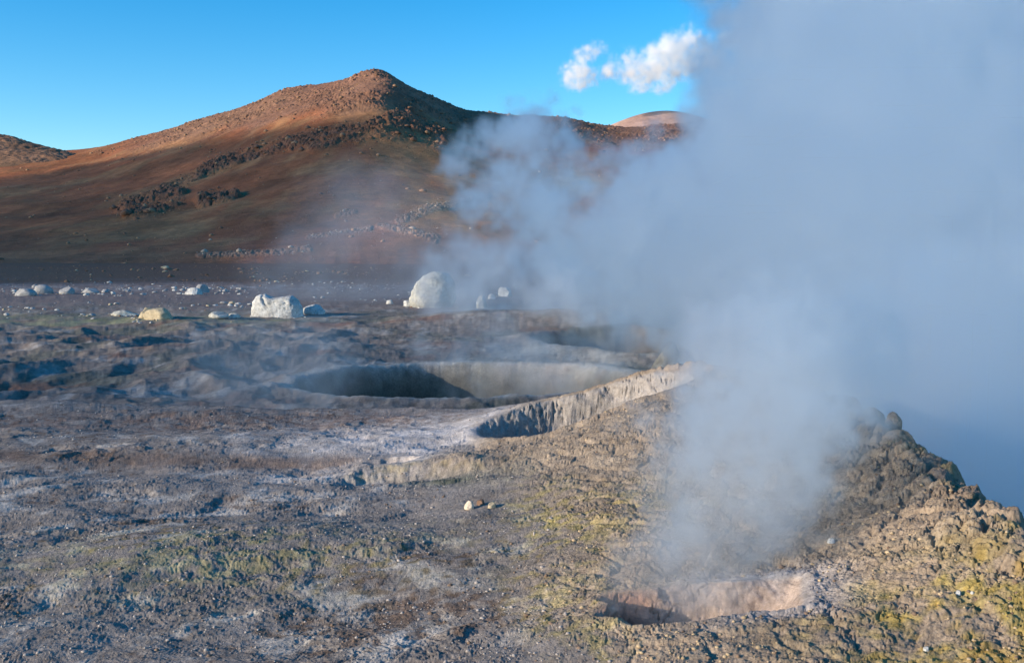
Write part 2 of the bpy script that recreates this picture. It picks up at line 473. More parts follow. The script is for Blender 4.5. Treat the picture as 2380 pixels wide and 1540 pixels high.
def build_ground():
    # rings spaced about two thirds of a picture line apart, denser spokes ahead of the camera
    r = [0.6, 1.0, 1.5, 2.0, 2.4, 2.7]
    while r[-1] < 11.6: r.append(r[-1] + max(0.007, r[-1] ** 2 / (1.45 * F) * 0.60) * (0.38 if (4.0 < r[-1] < 4.42 or 8.9 < r[-1] < 10.3) else 1.0))
    while r[-1] < 21: r.append(r[-1] + 0.10)
    while r[-1] < 420: r.append(r[-1] + r[-1] ** 2 / (3.0 * F) * 0.8)
    r += [500, 650, 900, 1300, 2000, 3500, 6000, 9000, 14000]
    r = np.array(r)
    mid = np.radians(np.linspace(-33, 33, 1500))
    side = np.radians(np.concatenate([np.linspace(33, 75, 120)[1:], np.linspace(75, 285, 120)[1:-1], np.linspace(285, 327, 120)[:-1]]))
    th = np.concatenate([mid, side])
    RR, TT = np.meshgrid(r, th, indexing='ij')
    X = RR * np.sin(TT); Y = RR * np.cos(TT)
    m = ground_masks(X, Y)
    Z = ground_z(X, Y, True, m)
    # lumps and cracks of the mud walls, pushed sideways out of the wall
    wall = np.maximum(sst(1.06, 0.98, m['vent']), np.maximum(sst(1.08, 1.0, m['slot']), 0))
    q = wall > 0
    xs, ys, zs = X[q], Y[q], Z[q]
    l1 = fbm(xs * 6 + 2 * zs, zs * 9 - ys * 3, 4, 301)
    k1, k2, _ = worley(xs * 4.5 + 0.8 * fbm(xs * 9, zs * 9, 3, 302), zs * 5 + ys * 1.5 + 0.8 * fbm(zs * 9, xs * 9 + 7, 3, 303), 304)
    push = 0.06 * fbm(xs * 3.2 + zs * 2, zs * 5 - ys * 1.5, 3, 307) + 0.02 * l1 + 0.02 * fbm(xs * 22, zs * 26 + ys * 8, 3, 305) - 0.03 * sst(0.06, 0.0, k2 - k1) * sst(-0.1, 0.2, fbm(xs * 3, zs * 3, 2, 306))
    Y[q] -= wall[q] * push * np.where(ys > 6, 0.8, 0.6)
    Z[q] += wall[q] * push * 0.4
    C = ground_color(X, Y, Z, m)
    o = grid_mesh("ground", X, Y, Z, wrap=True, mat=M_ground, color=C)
    # close the little hole under the camera
    me = o.data
    n0 = len(th)
    import bmesh
    bm = bmesh.new(); bm.from_mesh(me); bm.verts.ensure_lookup_table()
    bm.faces.new([bm.verts[k] for k in range(n0)][::-1])
    bm.to_mesh(me); bm.free()
    print("ground", X.shape)
    return tag(o, kind="structure")
ground = build_ground()

# ------------------------------------------------------------------ hills
def hill(name, sil, y_foot, y_ridge, z_foot, prof, cols, rows, mat, colour, relief, u_rng, back=0.7):
    us = np.linspace(u_rng[0], u_rng[1], cols)
    a = ray(us, 0 * us + 600)[0]
    t = np.concatenate([np.linspace(0, 1, rows), 1 + np.linspace(0, 1, 40)[1:] ** 1.5 * back])
    T, A = np.meshgrid(t, a, indexing='ij')
    U = np.broadcast_to(us, T.shape)
    vs = np.interp(U, [p[0] for p in sil], [p[1] for p in sil])
    k = 9
    for _ in range(2):                      # soften the corners of the traced skyline
        pad = np.pad(vs[0], k, mode='edge'); vs = np.broadcast_to(np.convolve(pad, np.ones(2 * k + 1) / (2 * k + 1), 'valid'), T.shape)
    k2 = max(3, int(cols * 230 / (u_rng[1] - u_rng[0])))
    ker = np.hanning(2 * k2 + 1); ker /= ker.sum()
    wide = np.convolve(np.pad(vs[0], k2, mode='edge'), ker, 'valid')
    dU = us[1] - us[0]
    tw = np.clip(T, 0, 1)
    bend = 90 * fbm(U / 420.0, tw * 3.0, 3, 190) * sst(0.0, 0.4, tw) * sst(1.0, 0.7, tw)
    wide2 = np.interp(np.clip((U + bend - us[0]) / dU, 0, cols - 1), np.arange(cols), wide)
    crisp = np.interp(np.clip((U + 0.5 * bend - us[0]) / dU, 0, cols - 1), np.arange(cols), vs[0])
    wv = sst(0.45, 1.0, tw)
    vs = wide2 * (1 - wv) + crisp * wv
    e = ray(U, vs)[1]
    YR = 0 * U + (0 if isinstance(y_ridge, tuple) else y_ridge)
    if isinstance(y_ridge, tuple):
        yr = np.interp(us, *y_ridge); k3 = max(3, int(cols * 160 / (u_rng[1] - u_rng[0]))); ke = np.hanning(2 * k3 + 1); ke /= ke.sum()
        YR = np.broadcast_to(np.convolve(np.pad(yr, k3, mode='edge'), ke, 'valid'), T.shape)
    Y = y_foot + (YR - y_foot) * T
    Y = Y + (14 * fbm(U / 160.0, U * 0 + 3.3, 4, 191) - 6) * sst(0.15, 0.0, T) * (y_foot < 400)
    X = A * Y
    top = CZ + e * YR
    tf = np.clip(T, 0, 1)
    zf = z_foot + 0 * U
    Z = zf + (top - zf) * prof(tf)
    bk = np.clip(T - 1, 0, None)
    Z = Z - (top - zf) * sst(0, back, bk) * 1.1 - np.where(T > 1, bk * 3, 0)
    Z = Z - 3.5 * sst(0.17, 0.0, T)     # foot tucked under the plain
    V = 600 - (Z - CZ) / Y * F / SC          # rough picture height, for placing outcrops
    dz, C = relief(X, Y, Z, U, V, T)
    Z = Z + dz
    o = grid_mesh(name, X, Y, Z, mat=mat, color=C)
    return o, (X, Y, Z, U, V, T)

MAIN_SIL = [(-900, 430), (-300, 380), (0, 354), (120, 351), (190, 347), (250, 340), (350, 314), (480, 278), (590, 243), (650, 214), (700, 204),
            (760, 195), (820, 182), (850, 168), (868, 163), (892, 162), (908, 168), (935, 192), (1000, 222), (1060, 252), (1120, 263),
            (1200, 270), (1290, 270), (1350, 284), (1410, 297), (1500, 295), (1600, 288), (1700, 285), (1900, 300), (2380, 335), (3200, 420)]
OUTCROPS = [([(300, 490), (360, 465), (430, 425), (500, 392), (570, 366), (650, 342), (720, 322), (790, 308), (860, 300), (930, 275), (965, 262)], 14),
            ([(300, 488), (350, 478), (410, 462)], 26), ([(470, 470), (545, 462)], 17), ([(930, 285), (985, 310), (1030, 335)], 26),
            ([(880, 310), (960, 320)], 15), ([(690, 345), (800, 330), (860, 318)], 10)]
PALE_ROCKS = [([(930, 505), (1000, 480), (1080, 465), (1130, 455)], 12), ([(780, 497), (825, 488)], 6), ([(460, 592), (560, 588), (640, 585), (720, 578)], 8),
              ([(1330, 432), (1350, 428)], 5), ([(880, 520), (960, 545), (1010, 560)], 10), ([(720, 545), (860, 530)], 8)]

def main_relief(X, Y, Z, U, V, T):
    big = fbm(X * 0.008, Y * 0.008, 4, 200) * 5 * sst(0.02, 0.25, T) * sst(1.0, 0.8, T)
    top = sst(330, 250, V + (U - 850) * 0.06 * (U < 850)) * 0
    sky = np.interp(U, [p[0] for p in MAIN_SIL], [p[1] for p in MAIN_SIL])
    band = np.interp(U, [0, 300, 600, 850, 1000, 1200, 1500], [35, 45, 75, 130, 80, 60, 60])
    rocky = sst(1.0, 0.55, (V - sky) / band + 0.35 * fbm(X * 0.02, Y * 0.02, 3, 203)) * sst(200, 420, U)
    oc = 0 * X
    for pts, w in OUTCROPS:
        oc = np.maximum(oc, sst(1.25, 0.5, seg_dist(U + 14 * perlin(X * .06, Y * .03, 205), V + 7 * perlin(X * .08, Y * .03, 206), pts) / w))
    pr = 0 * X
    for pts, w in PALE_ROCKS:
        pr = np.maximum(pr, sst(1.2, 0.5, seg_dist(U + 10 * perlin(X * .06, Y * .03, 207), V, pts) / w))
    oc = oc * (0.25 + 0.75 * sst(-0.25, 0.1, fbm(X * 0.03, Y * 0.02, 3, 218)))
    wx = X + 1.5 * perlin(X * .2, Y * .2, 210); wy = Y + 1.5 * perlin(X * .2, Y * .2, 211)
    r1 = dome(wx * 0.13, wy * 0.09, 212); r2 = dome(wx * 0.3, wy * 0.2, 213); r3 = dome(wx * 0.6, wy * 0.4, 214)
    f1, f2, idv = worley(wx * 0.16, wy * 0.12, 215)
    strew = (idv > 0.80) * sst(0.34, 0.1, f1) * sst(0.0, 0.15, T)
    dz = big + rocky * (0.9 * r2 + 0.8 * r3 + 0.5 * r1 + 0.8 * fbm(X * .15, Y * .12, 4, 219)) * (0.5 + 0.9 * sst(-0.2, 0.25, fbm(X * .02, Y * .02, 3, 224))) + oc * (2.0 * r1 + 1.5 * r2 + 0.8 * r3 + 2.2 * fbm(X * .05, Y * .05, 4, 216)) + pr * 0.6 * r3 + 0.5 * fbm(X * .06, Y * .05, 4, 217)
    n1 = fbm(X * 0.01, Y * 0.012, 4, 220); n2 = fbm(X * 0.08, Y * 0.022, 4, 221)
    C = np.zeros(X.shape + (3,)) + np.array([0.33, 0.115, 0.048])
    C = mixc(C, (0.37, 0.185, 0.08), sst(-0.1, 0.35, n1 + 0.4 * n2) * 0.8)
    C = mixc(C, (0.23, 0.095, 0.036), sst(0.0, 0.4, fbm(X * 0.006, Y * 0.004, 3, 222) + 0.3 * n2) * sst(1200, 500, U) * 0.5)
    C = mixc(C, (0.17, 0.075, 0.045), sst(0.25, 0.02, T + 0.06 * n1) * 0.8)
    gul = fbm(X * 0.05 + 0.3 * perlin(Y * .01, X * .01, 225), Y * 0.007, 4, 223)
    C = C * (1 + 0.45 * gul)[..., None]
    warm = np.exp(-((U - 1100) / 260) ** 2 - ((V - 480) / 70) ** 2)  # sunlit patch of the lower slope, painted into the hill colour
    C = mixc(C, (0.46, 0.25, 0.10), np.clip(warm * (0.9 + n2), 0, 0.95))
    sunlit_spot = np.exp(-((U - 1340) / 60) ** 2 - ((V - 430) / 30) ** 2)  # sunlight seen through the steam gap, painted as a brighter patch
    C = mixc(C, (0.62, 0.40, 0.17), np.clip(sunlit_spot * 1.2, 0, 1))
    C = mixc(C, (0.235, 0.135, 0.092), rocky * 0.8)
    C = mixc(C, (0.19, 0.10, 0.065), oc * 0.85)
    C = mixc(C, (0.40, 0.32, 0.25), pr * 0.3)
    C = C * (0.88 + 0.24 * idv)[..., None]
    return dz, np.clip(C, 0.01, 0.9)

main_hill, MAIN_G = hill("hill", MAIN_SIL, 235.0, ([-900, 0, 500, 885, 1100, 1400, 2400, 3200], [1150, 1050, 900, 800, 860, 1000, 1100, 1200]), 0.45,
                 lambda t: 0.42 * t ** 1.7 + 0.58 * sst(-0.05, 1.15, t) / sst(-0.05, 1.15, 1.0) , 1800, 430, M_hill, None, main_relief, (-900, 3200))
tag(main_hill, kind="structure")

LEFT_SIL = [(-1500, 560), (-700, 470), (-420, 400), (-260, 340), (-140, 307), (-70, 301), (0, 310), (30, 316), (70, 328), (130, 344), (180, 356), (230, 380), (300, 430)]
def left_relief(X, Y, Z, U, V, T):
    r1 = dome(X * 0.16, Y * 0.1, 232); r2 = dome(X * 0.35, Y * 0.22, 233)
    sky = np.interp(U, [p[0] for p in LEFT_SIL], [p[1] for p in LEFT_SIL])
    k = sst(95, 50, V - sky + 20 * fbm(X * .03, Y * .03, 3, 231))
    dz = k * (0.9 * r1 + 0.9 * r2) + 3 * fbm(X * 0.012, Y * 0.012, 3, 230) * sst(0.0, 0.2, T)
    C = np.zeros(X.shape + (3,)) + np.array([0.34, 0.19, 0.095])
    C = mixc(C, (0.32, 0.175, 0.105), k)
    C = C * (0.85 + 0.3 * fbm(X * .1, Y * .07, 3, 234))[..., None]
    return dz, np.clip(C, 0.01, 0.9)
left_hill, LEFT_G = hill("rocky_hill", LEFT_SIL, 830.0, 930.0, 66.0, lambda t: t ** 0.9, 420, 160, M_hill, None, left_relief, (-1500, 300))
tag(left_hill, kind="structure")

FAR_SIL = [(1000, 420), (1300, 330), (1380, 306), (1410, 297), (1440, 277), (1490, 259), (1530, 256), (1570, 253), (1592, 256), (1615, 268), (1660, 285), (1760, 310), (2100, 380), (2400, 440)]
def far_relief(X, Y, Z, U, V, T):
    C = np.zeros(X.shape + (3,)) + np.array([0.42, 0.27, 0.22])
    n = fbm(X * 0.002, Y * 0.002, 4, 241)
    C = mixc(C, (0.50, 0.33, 0.25), sst(-0.2, 0.3, n))
    return 40 * ridged(X * 0.0016, Y * 0.0012, 3, 240) * sst(0.1, 0.5, T) * sst(1.0, 0.85, T), C
far_hill, FAR_G = hill("mountain", FAR_SIL, 3600.0, 5200.0, 0.0, lambda t: t ** 1.2, 300, 90, M_far, None, far_relief, (1000, 2400))
tag(far_hill, kind="structure")


# ------------------------------------------------------------------ stones
def ground_hit(u, v):
    ys = np.concatenate([np.linspace(2, 14, 1200), np.linspace(14, 60, 1500), np.linspace(60, 330, 1500)])
    a, b = ray(u, v)
    d = CZ + b * ys - ground_z(a * ys, ys, False)
    k = np.nonzero(d < 0)[0]
    return float(ys[k[0]]) if len(k) else 320.0

import bmesh
def ico(sub):
    bm = bmesh.new(); bmesh.ops.create_icosphere(bm, subdivisions=sub, radius=1.0)
    bm.verts.ensure_lookup_table()
    v = np.array([x.co[:] for x in bm.verts]); f = np.array([[q.index for q in x.verts] for x in bm.faces])
    bm.free(); return v, f
ICO = {k: ico(k) for k in (1, 2, 3, 4, 5)}

def rough3(v, sc, o, s):
    return (fbm(v[:, 0] * sc + 3.1 * v[:, 2] * sc, v[:, 1] * sc - 1.7 * v[:, 2] * sc, o, s) + fbm(v[:, 2] * sc + 11, v[:, 0] * sc * 0.8 - v[:, 1] * sc * 0.9, o, s + 5)) * 0.7

def rock_shape(sub, seed, cuts=9, rough=0.10, dims=(1, 1, 0.7), sharp=0.82):
    g = np.random.default_rng(seed)
    v, f = ICO[sub]; v = v.copy()
    for _ in range(cuts):
        n = g.standard_normal(3); n[2] = abs(n[2]) * 0.7; n /= np.linalg.norm(n)
        d = g.uniform(sharp - 0.22, sharp + 0.08)
        h = v @ n - d
        v -= np.clip(h, 0, None)[:, None] * n * 0.92
    r = 1 + rough * rough3(v, 1.6, 4, 400 + seed) + rough * 0.4 * rough3(v, 5, 3, 450 + seed)
    v = v * r[:, None] * np.array(dims)
    v[:, 2] = np.where(v[:, 2] < -0.25 * dims[2], -0.25 * dims[2] + (v[:, 2] + 0.25 * dims[2]) * 0.25, v[:, 2])
    return v, f

def mesh_from(name, v, f, mat, smooth=True):
    me = bpy.data.meshes.new(name)
    me.vertices.add(len(v)); me.vertices.foreach_set("co", v.astype(np.float32).ravel())
    me.loops.add(f.size); me.loops.foreach_set("vertex_index", f.astype(np.int32).ravel())
    me.polygons.add(len(f))
    me.polygons.foreach_set("loop_start", np.arange(0, f.size, f.shape[1], dtype=np.int32))
    me.polygons.foreach_set("loop_total", np.full(len(f), f.shape[1], dtype=np.int32))
    if smooth: me.polygons.foreach_set("use_smooth", np.ones(len(f), bool))
    me.update(calc_edges=True); me.materials.append(mat)
    return me

M_white = earth_material("white sinter", (1.2, 7.0), 0.36, 0.5, 9.0, base=(0.53, 0.53, 0.505), bump_dist=0.2)
M_cream = earth_material("cream sinter", (1.0, 6.0), 0.36, 0.5, 7.0, base=(0.44, 0.435, 0.385), bump_dist=0.2)
M_grey = earth_material("grey stone", (1.5, 9.0), 0.22, 0.5, 12.0, base=(0.33, 0.33, 0.325), bump_dist=0.06)
M_tanr = earth_material("tan stone", (2.0, 9.0), 0.22, 0.5, 12.0, base=(0.44, 0.37, 0.25), bump_dist=0.05)
M_brown = earth_material("brown stone", (1.5, 9.0), 0.22, 0.5, 12.0, base=(0.20, 0.125, 0.085), bump_dist=0.05)
M_pebble = earth_material("pale pebble", (30.0, 120.0), 0.2, 0.4, 200.0, base=(0.62, 0.52, 0.40), bump_dist=0.003)

def place_rock(name, label, u0, u1, vt, vb, mat, seed, depth=0.8, sub=4, cuts=8, rough=0.12, shape=None, group=None, y=None, sink=0.12, cat="boulder", sharp=0.82):
    uc = (u0 + u1) / 2
    y = y or ground_hit(uc, vb)
    px = y / F * SC
    w = (u1 - u0) * px; h = (vb - vt) * px
    v, f = shape(seed) if shape else rock_shape(sub, seed, cuts, rough, (1, 1, 1), sharp)
    v = v - np.array([(v[:, 0].max() + v[:, 0].min()) / 2, (v[:, 1].max() + v[:, 1].min()) / 2, v[:, 2].min()])
    ext = v.max(0) - v.min(0)
    v = v * np.array([w / ext[0], w * depth / ext[1], h * (1 + sink) / ext[2]])
    x = float(ray(uc, vb)[0] * y); yy = y + w * depth * 0.35
    me = mesh_from(name, v, f, mat)
    o = bpy.data.objects.new(name, me); COL.objects.link(o)
    o.location = (x * yy / y, yy, float(ground_z(np.array([x]), np.array([yy]), False)[0]) - h * sink)
    return tag(o, label, cat, group)

def white_boulder(seed):
    v, f = ICO[5]; v = v.copy()
    x, y, z = v.T
    s = np.sign(v) * np.abs(v) ** 0.62                      # blocky
    x, y, z = s.T
    top = np.interp(x, [-1, -0.85, -0.6, -0.35, -0.15, 0.1, 0.4, 0.62, 0.85, 1.0], [0.80, 1.0, 1.0, 0.80, 0.72, 0.74, 0.83, 0.86, 0.66, 0.42])
    z = np.where(z > 0, z * top, z)
    lean = 0.10 * (0.6 - z) * (x < 0)
    x = x - lean * np.clip(-x, 0, 1)
    v = np.stack([x, y * (0.85 + 0.15 * x), z], 1)
    r = 0.07 * rough3(v, 1.3, 4, 470) + 0.03 * rough3(v, 4, 3, 471)
    cx_ = v[:, 0] + 0.25 * rough3(v, 1.8, 3, 472); cz_ = v[:, 2] + 0.2 * rough3(v, 2.2, 3, 474)
    gully = np.exp(-((cx_ + 0.42 + 0.25 * (cz_ - 0.4)) / 0.045) ** 2) * sst(-0.1, 0.3, cz_) + 0.8 * np.exp(-((cx_ + 0.05 - 0.3 * (cz_ - 0.4)) / 0.05) ** 2) * sst(0.1, 0.35, cz_) + 0.5 * np.exp(-((cx_ - 0.38) / 0.04) ** 2) * sst(0.0, 0.4, cz_)
    a1, a2, _ = worley(cx_ * 2.3, cz_ * 2.0 + v[:, 1], 473)
    r -= 0.05 * sst(0.12, 0.0, a2 - a1)
    v = v * (1 + r)[:, None]
    v[:, 1] += 0.16 * gully * sst(0.1, -0.3, v[:, 1])
    v[:, 2] -= 0.10 * gully
    v[:, 2] = np.clip(v[:, 2], -0.45, None)
    return v, f

def tall_boulder(seed):
    v, f = ICO[5]; v = v.copy()
    z = v[:, 2]
    w = np.interp(z, [-1, -0.5, 0, 0.4, 0.8, 1.0], [1.25, 1.15, 1.0, 0.96, 0.98, 1.0])
    v[:, 0] = v[:, 0] * w + 0.12 * z; v[:, 1] *= w
    r = 0.11 * rough3(v, 1.1, 4, 480) + 0.03 * rough3(v, 5, 3, 481)
    v = v * (1 + r)[:, None]
    v[:, 2] = np.where(v[:, 2] < -0.75, -0.75, v[:, 2])
    return v, f

def cone_shape(seed):
    v, f = ICO[5]; v = v.copy()
    z = np.clip(v[:, 2], -0.3, 1)
    rad = np.interp(z, [-0.3, 0, 0.5, 0.85, 1.0], [1.15, 1.0, 0.62, 0.36, 0.18])
    h = np.hypot(v[:, 0], v[:, 1]) + 1e-6
    k = np.minimum(h / np.sqrt(np.clip(1 - z * z, 0.02, 1)), 1)
    v = np.stack([v[:, 0] / h * rad * k + 0.28 * np.clip(z, 0, 1), v[:, 1] / h * rad * k, z], 1)
    v *= (1 + 0.12 * rough3(v, 1.6, 4, 860) + 0.05 * rough3(v, 6, 3, 861))[:, None]
    return v, f
place_rock("boulder", "large white cracked boulder with two dark holes and a shaded right end", 583, 705, 683, 736, M_white, 1, 0.6, shape=white_boulder, sink=0.08)
place_rock("boulder", "tall rounded cream boulder half wrapped in steam", 950, 1062, 630, 714, M_cream, 2, 0.9, shape=tall_boulder, sink=0.06)
G = "boulders on the plain below the hill"
place_rock("boulder", "low pale lump lying against the shaded end of the large white boulder", 704, 752, 707, 730, M_white, 3, 0.8, group=G)
place_rock("boulder", "small bright wedge of rock in front of the low pale lump", 728, 757, 716, 730, M_white, 4, 0.8, group=G)
place_rock("boulder", "domed tan and pink mound of sinter with a yellowish foot", 334, 405, 726, 753, M_tanr, 5, 0.8, rough=0.16, cuts=3, group=G, y=47.5)
place_rock("boulder", "pitted yellowish rock leaning behind the domed tan mound", 322, 372, 720, 745, M_tanr, 6, 0.8, rough=0.3, group=G, y=49.5)
place_rock("boulder", "flat-topped grey-green boulder, nearer of the leftmost pair", 36, 86, 670, 687, M_grey, 7, 0.8, cuts=4, group=G)
place_rock("boulder", "long low grey boulder, farther of the leftmost pair", 76, 124, 661, 682, M_grey, 8, 0.8, cuts=4, group=G)
place_rock("boulder", "round grey boulder standing alone right of the leftmost pair", 137, 174, 666, 683, M_grey, 9, 0.8, cuts=3, group=G)
place_rock("boulder", "thin flat grey slab right of the round lone boulder", 190, 232, 669, 680, M_grey, 10, 0.8, group=G)
place_rock("boulder", "white rock leaning left below its twin in the stone row", 428, 470, 668, 684, M_white, 11, 0.8, group=G)
place_rock("boulder", "blue-grey domed rock behind the leaning white rock in the stone row", 452, 486, 660, 680, M_grey, 12, 0.8, cuts=4, group=G)
place_rock("boulder", "wide flat cream slab just left of the domed tan mound", 258, 326, 720, 734, M_cream, 13, 0.7, cuts=4, group=G)
place_rock("boulder", "low oval rock with a yellow foot left of the large white boulder", 484, 532, 724, 739, M_cream, 14, 0.8, cuts=4, group=G)
place_rock("boulder", "small low cream rock next to the large white boulder's left side", 529, 560, 727, 738, M_cream, 15, 0.8, group=G)
place_rock("boulder", "squat white rock at the left foot of the steaming tall boulder", 938, 965, 697, 712, M_white, 16, 0.8, group=G)
place_rock("boulder", "little white stone on the dark lip left of the steaming tall boulder", 897, 914, 696, 706, M_white, 17, 0.8, group=G)
place_rock("boulder", "square pale block showing faintly through the steam", 1157, 1190, 650, 672, M_white, 18, 0.8, group=G, cuts=12, y=74)
place_rock("boulder", "pale ball of rock in the steam left of the square block", 1134, 1152, 664, 677, M_white, 19, 0.8, cuts=2, group=G, y=70)
place_rock("boulder", "grey upright rock veiled by steam right of the tall boulder", 1106, 1134, 662, 694, M_cream, 20, 0.8, group=G, y=60)
place_rock("mud_mound", "dark pointed mud mound beside the steaming cauldron", 1512, 1592, 788, 850, earth_material("dark mud", (2.0, 9.0), 0.25, 0.6, 12.0, base=(0.20, 0.185, 0.15), bump_dist=0.06), 21, 0.9, shape=cone_shape, cat="mound", y=27.5)

def clod_shape(seed):
    v, f = ICO[5]; v = v.copy()
    r = 0.13 * rough3(v, 1.1, 3, 800 + seed)
    p = v * 2.1 + 0.35 * rough3(v, 3, 3, 820 + seed)[:, None]
    d1 = dome(p[:, 0] + 0.6 * p[:, 1] + 40 * seed, p[:, 2] * 1.1 - 0.5 * p[:, 1] + 3.3, 830)
    d2 = dome((p[:, 0] - 0.4 * p[:, 1]) * 2.6, (p[:, 2] + 0.5 * p[:, 1]) * 2.6, 831)
    r += 0.16 * d1 + 0.06 * d2 + 0.05 * rough3(v, 9, 4, 840 + seed)
    v = v * (0.85 + r)[:, None]
    v[:, 2] = np.where(v[:, 2] < -0.5, -0.5 + 0.3 * (v[:, 2] + 0.5), v[:, 2])
    return v, f
M_clod = earth_material("tan mud", (6.0, 25.0, 80.0), 0.2, 0.7, 60.0, base=(0.325, 0.25, 0.18), bump_dist=0.02)
def clod(label, u0, u1, vt, vb, y, seed):
    o = place_rock("mud_clod", label, u0, u1, vt, vb + 12, M_clod, seed, 0.95, shape=clod_shape, y=y, sink=0.25, cat="mud clod", group="lumpy mud clods along the crest of the tan mound")
    o.location.z = at((u0 + u1) / 2, vb + 12, y)[2] - 0.25 * (vb + 12 - vt) * y / F * SC
for a_ in [("topmost lump of the crest, half faded by steam", 1985, 2062, 946, 1012, 6.6), ("narrow upright knob at the right end of the topmost lump", 2054, 2096, 956, 1000, 6.5),
           ("biggest dark cracked lump of the crest, below the topmost one", 2008, 2144, 1002, 1088, 5.8), ("rounded knob sticking up at the elbow of the crest", 2166, 2214, 1066, 1120, 5.25),
           ("wide cracked lump just below the rounded knob", 2106, 2220, 1084, 1152, 5.1), ("low broad lump left of the wide cracked one, at the foot of the biggest lump", 1998, 2104, 1090, 1150, 5.4),
           ("small lump on the crest right below the wide cracked one", 2200, 2262, 1122, 1190, 4.8), ("middle lump of the lower crest, fifth below the top", 2238, 2308, 1158, 1216, 4.55),
           ("lump of the lower crest next to the picture's edge but one", 2290, 2352, 1180, 1236, 4.35), ("last lump of the crest, cut by the right edge of the picture", 2328, 2402, 1206, 1264, 4.15),
           ("low cracked lump on the slope below the wide cracked lump", 2060, 2150, 1152, 1206, 4.9), ("flat lump on the slope below the low broad lump", 1960, 2046, 1136, 1186, 5.1)]:
    clod(*a_, seed=int(a_[1]) % 97)

# stones one could count, strewn in rows over the plain
rock_meshes = {}
for key, mat in (("white", M_white), ("grey", M_grey), ("brown", M_brown), ("tan", M_tanr)):
    rock_meshes[key] = [mesh_from("stone", *rock_shape(2, 500 + k + 37 * len(rock_meshes), 9, 0.16, (1, 0.85, 0.6 + 0.1 * (k % 3))), mat) for k in range(7)]
LBL = {"row": ("small pale stone in the long row below the brown hill foot", "stones in the long pale row below the hill"),
       "near": ("small pale stone strewn on the grey flat between the stone row and the tan mound", "stones strewn on the grey flat"),
       "brown": ("brown stone lying on the dark earth behind the pale stone row", "brown stones on the dark earth behind the row"),
       "right": ("small pale stone on the flat behind the large white boulder", "stones on the flat behind the large white boulder")}
g = np.random.default_rng(99)
def strew(n, which, urange, vrange, size, keys, power=2.2):
    for _ in range(n):
        if _ % 7 == 0: cu, cv = g.uniform(*urange), g.uniform(*vrange)
        u = cu + 34 * g.standard_normal(); v = cv + 4 * g.standard_normal()
        if which == "row": u = g.uniform(*urange) if g.random() < 0.5 else u; v = 678 + 5 * g.standard_normal() - 4 * (u > 350)
        u = float(np.clip(u, *urange))
        v = float(np.clip(v, vrange[0], vrange[1]))
        y = ground_hit(u, v)
        w = size[0] + (size[1] - size[0]) * g.random() ** power
        r = w * y / F * SC / 2
        me = rock_meshes[keys[g.integers(len(keys))]][g.integers(7)]
        o = bpy.data.objects.new("stone", me); COL.objects.link(o)
        x = float(ray(u, v)[0] * y)
        o.location = (x, y, float(ground_z(np.array([x]), np.array([y]), False)[0]) + 0.08 * r)
        o.scale = (r * g.uniform(0.8, 1.3), r, r * g.uniform(0.5, 0.95)); o.rotation_euler = (g.uniform(-.25, .25), g.uniform(-.25, .25), g.uniform(0, 6.28))
        tag(o, LBL[which][0], "stone", LBL[which][1])
strew(105, "row", (-20, 560), (660, 702), (5, 17), ("grey", "white", "grey", "white"))
strew(75, "near", (-20, 580), (703, 750), (5, 19), ("grey", "grey", "white", "white", "tan"))
strew(60, "brown", (-20, 960), (614, 655), (5, 22), ("brown", "brown", "tan"))
strew(45, "right", (560, 960), (655, 700), (4, 13), ("grey", "grey", "white"))

def pebble(label, u, v, wpx, hpx, seed, mat=M_pebble, name="pebble"):
    ys = np.linspace(2.2, 12, 4000); a, b = ray(u, v)
    d = CZ + b * ys - ground_z(a * ys, ys)
    y = float(ys[np.nonzero(d < 0)[0][0]]); px = y / F * SC
    vv, f = rock_shape(4, seed, 9, 0.14, (1, 0.9, 0.8))
    ext = vv.max(0) - vv.min(0)
    vv = vv * np.array([wpx * px / ext[0], wpx * px / ext[0], hpx * px / ext[2]])
    o = bpy.data.objects.new(name, mesh_from(name, vv, f, mat)); COL.objects.link(o)
    x = float(a * y); o.location = (x, y + wpx * px * 0.3, float(ground_z(np.array([x]), np.array([y]))[0]) + hpx * px * 0.2)
    return tag(o, label, "pebble", "loose pebbles on the foreground crust")
pebble("round cream pebble at the left end of a small clod heap in the crust", 1091, 1183, 24, 22, 601)
pebble("brown clod just right of the round cream pebble", 1118, 1172, 20, 14, 602, M_brown)
pebble("tan clod at the right end of the small clod heap", 1142, 1180, 20, 16, 603, M_tanr)
pebble("small white pebble on the tan clods right of the vent steam", 1932, 1262, 18, 13, 604, M_white)
pebble("small white pebble on the yellow ground, beside a smaller one", 2230, 1382, 16, 12, 605, M_white)
pebble("smallest white pebble on the yellow ground, right of its neighbour", 2262, 1380, 11, 8, 606, M_white)
pebble("white pebble low on the yellow slope near the bottom edge", 2155, 1512, 14, 11, 607, M_white)

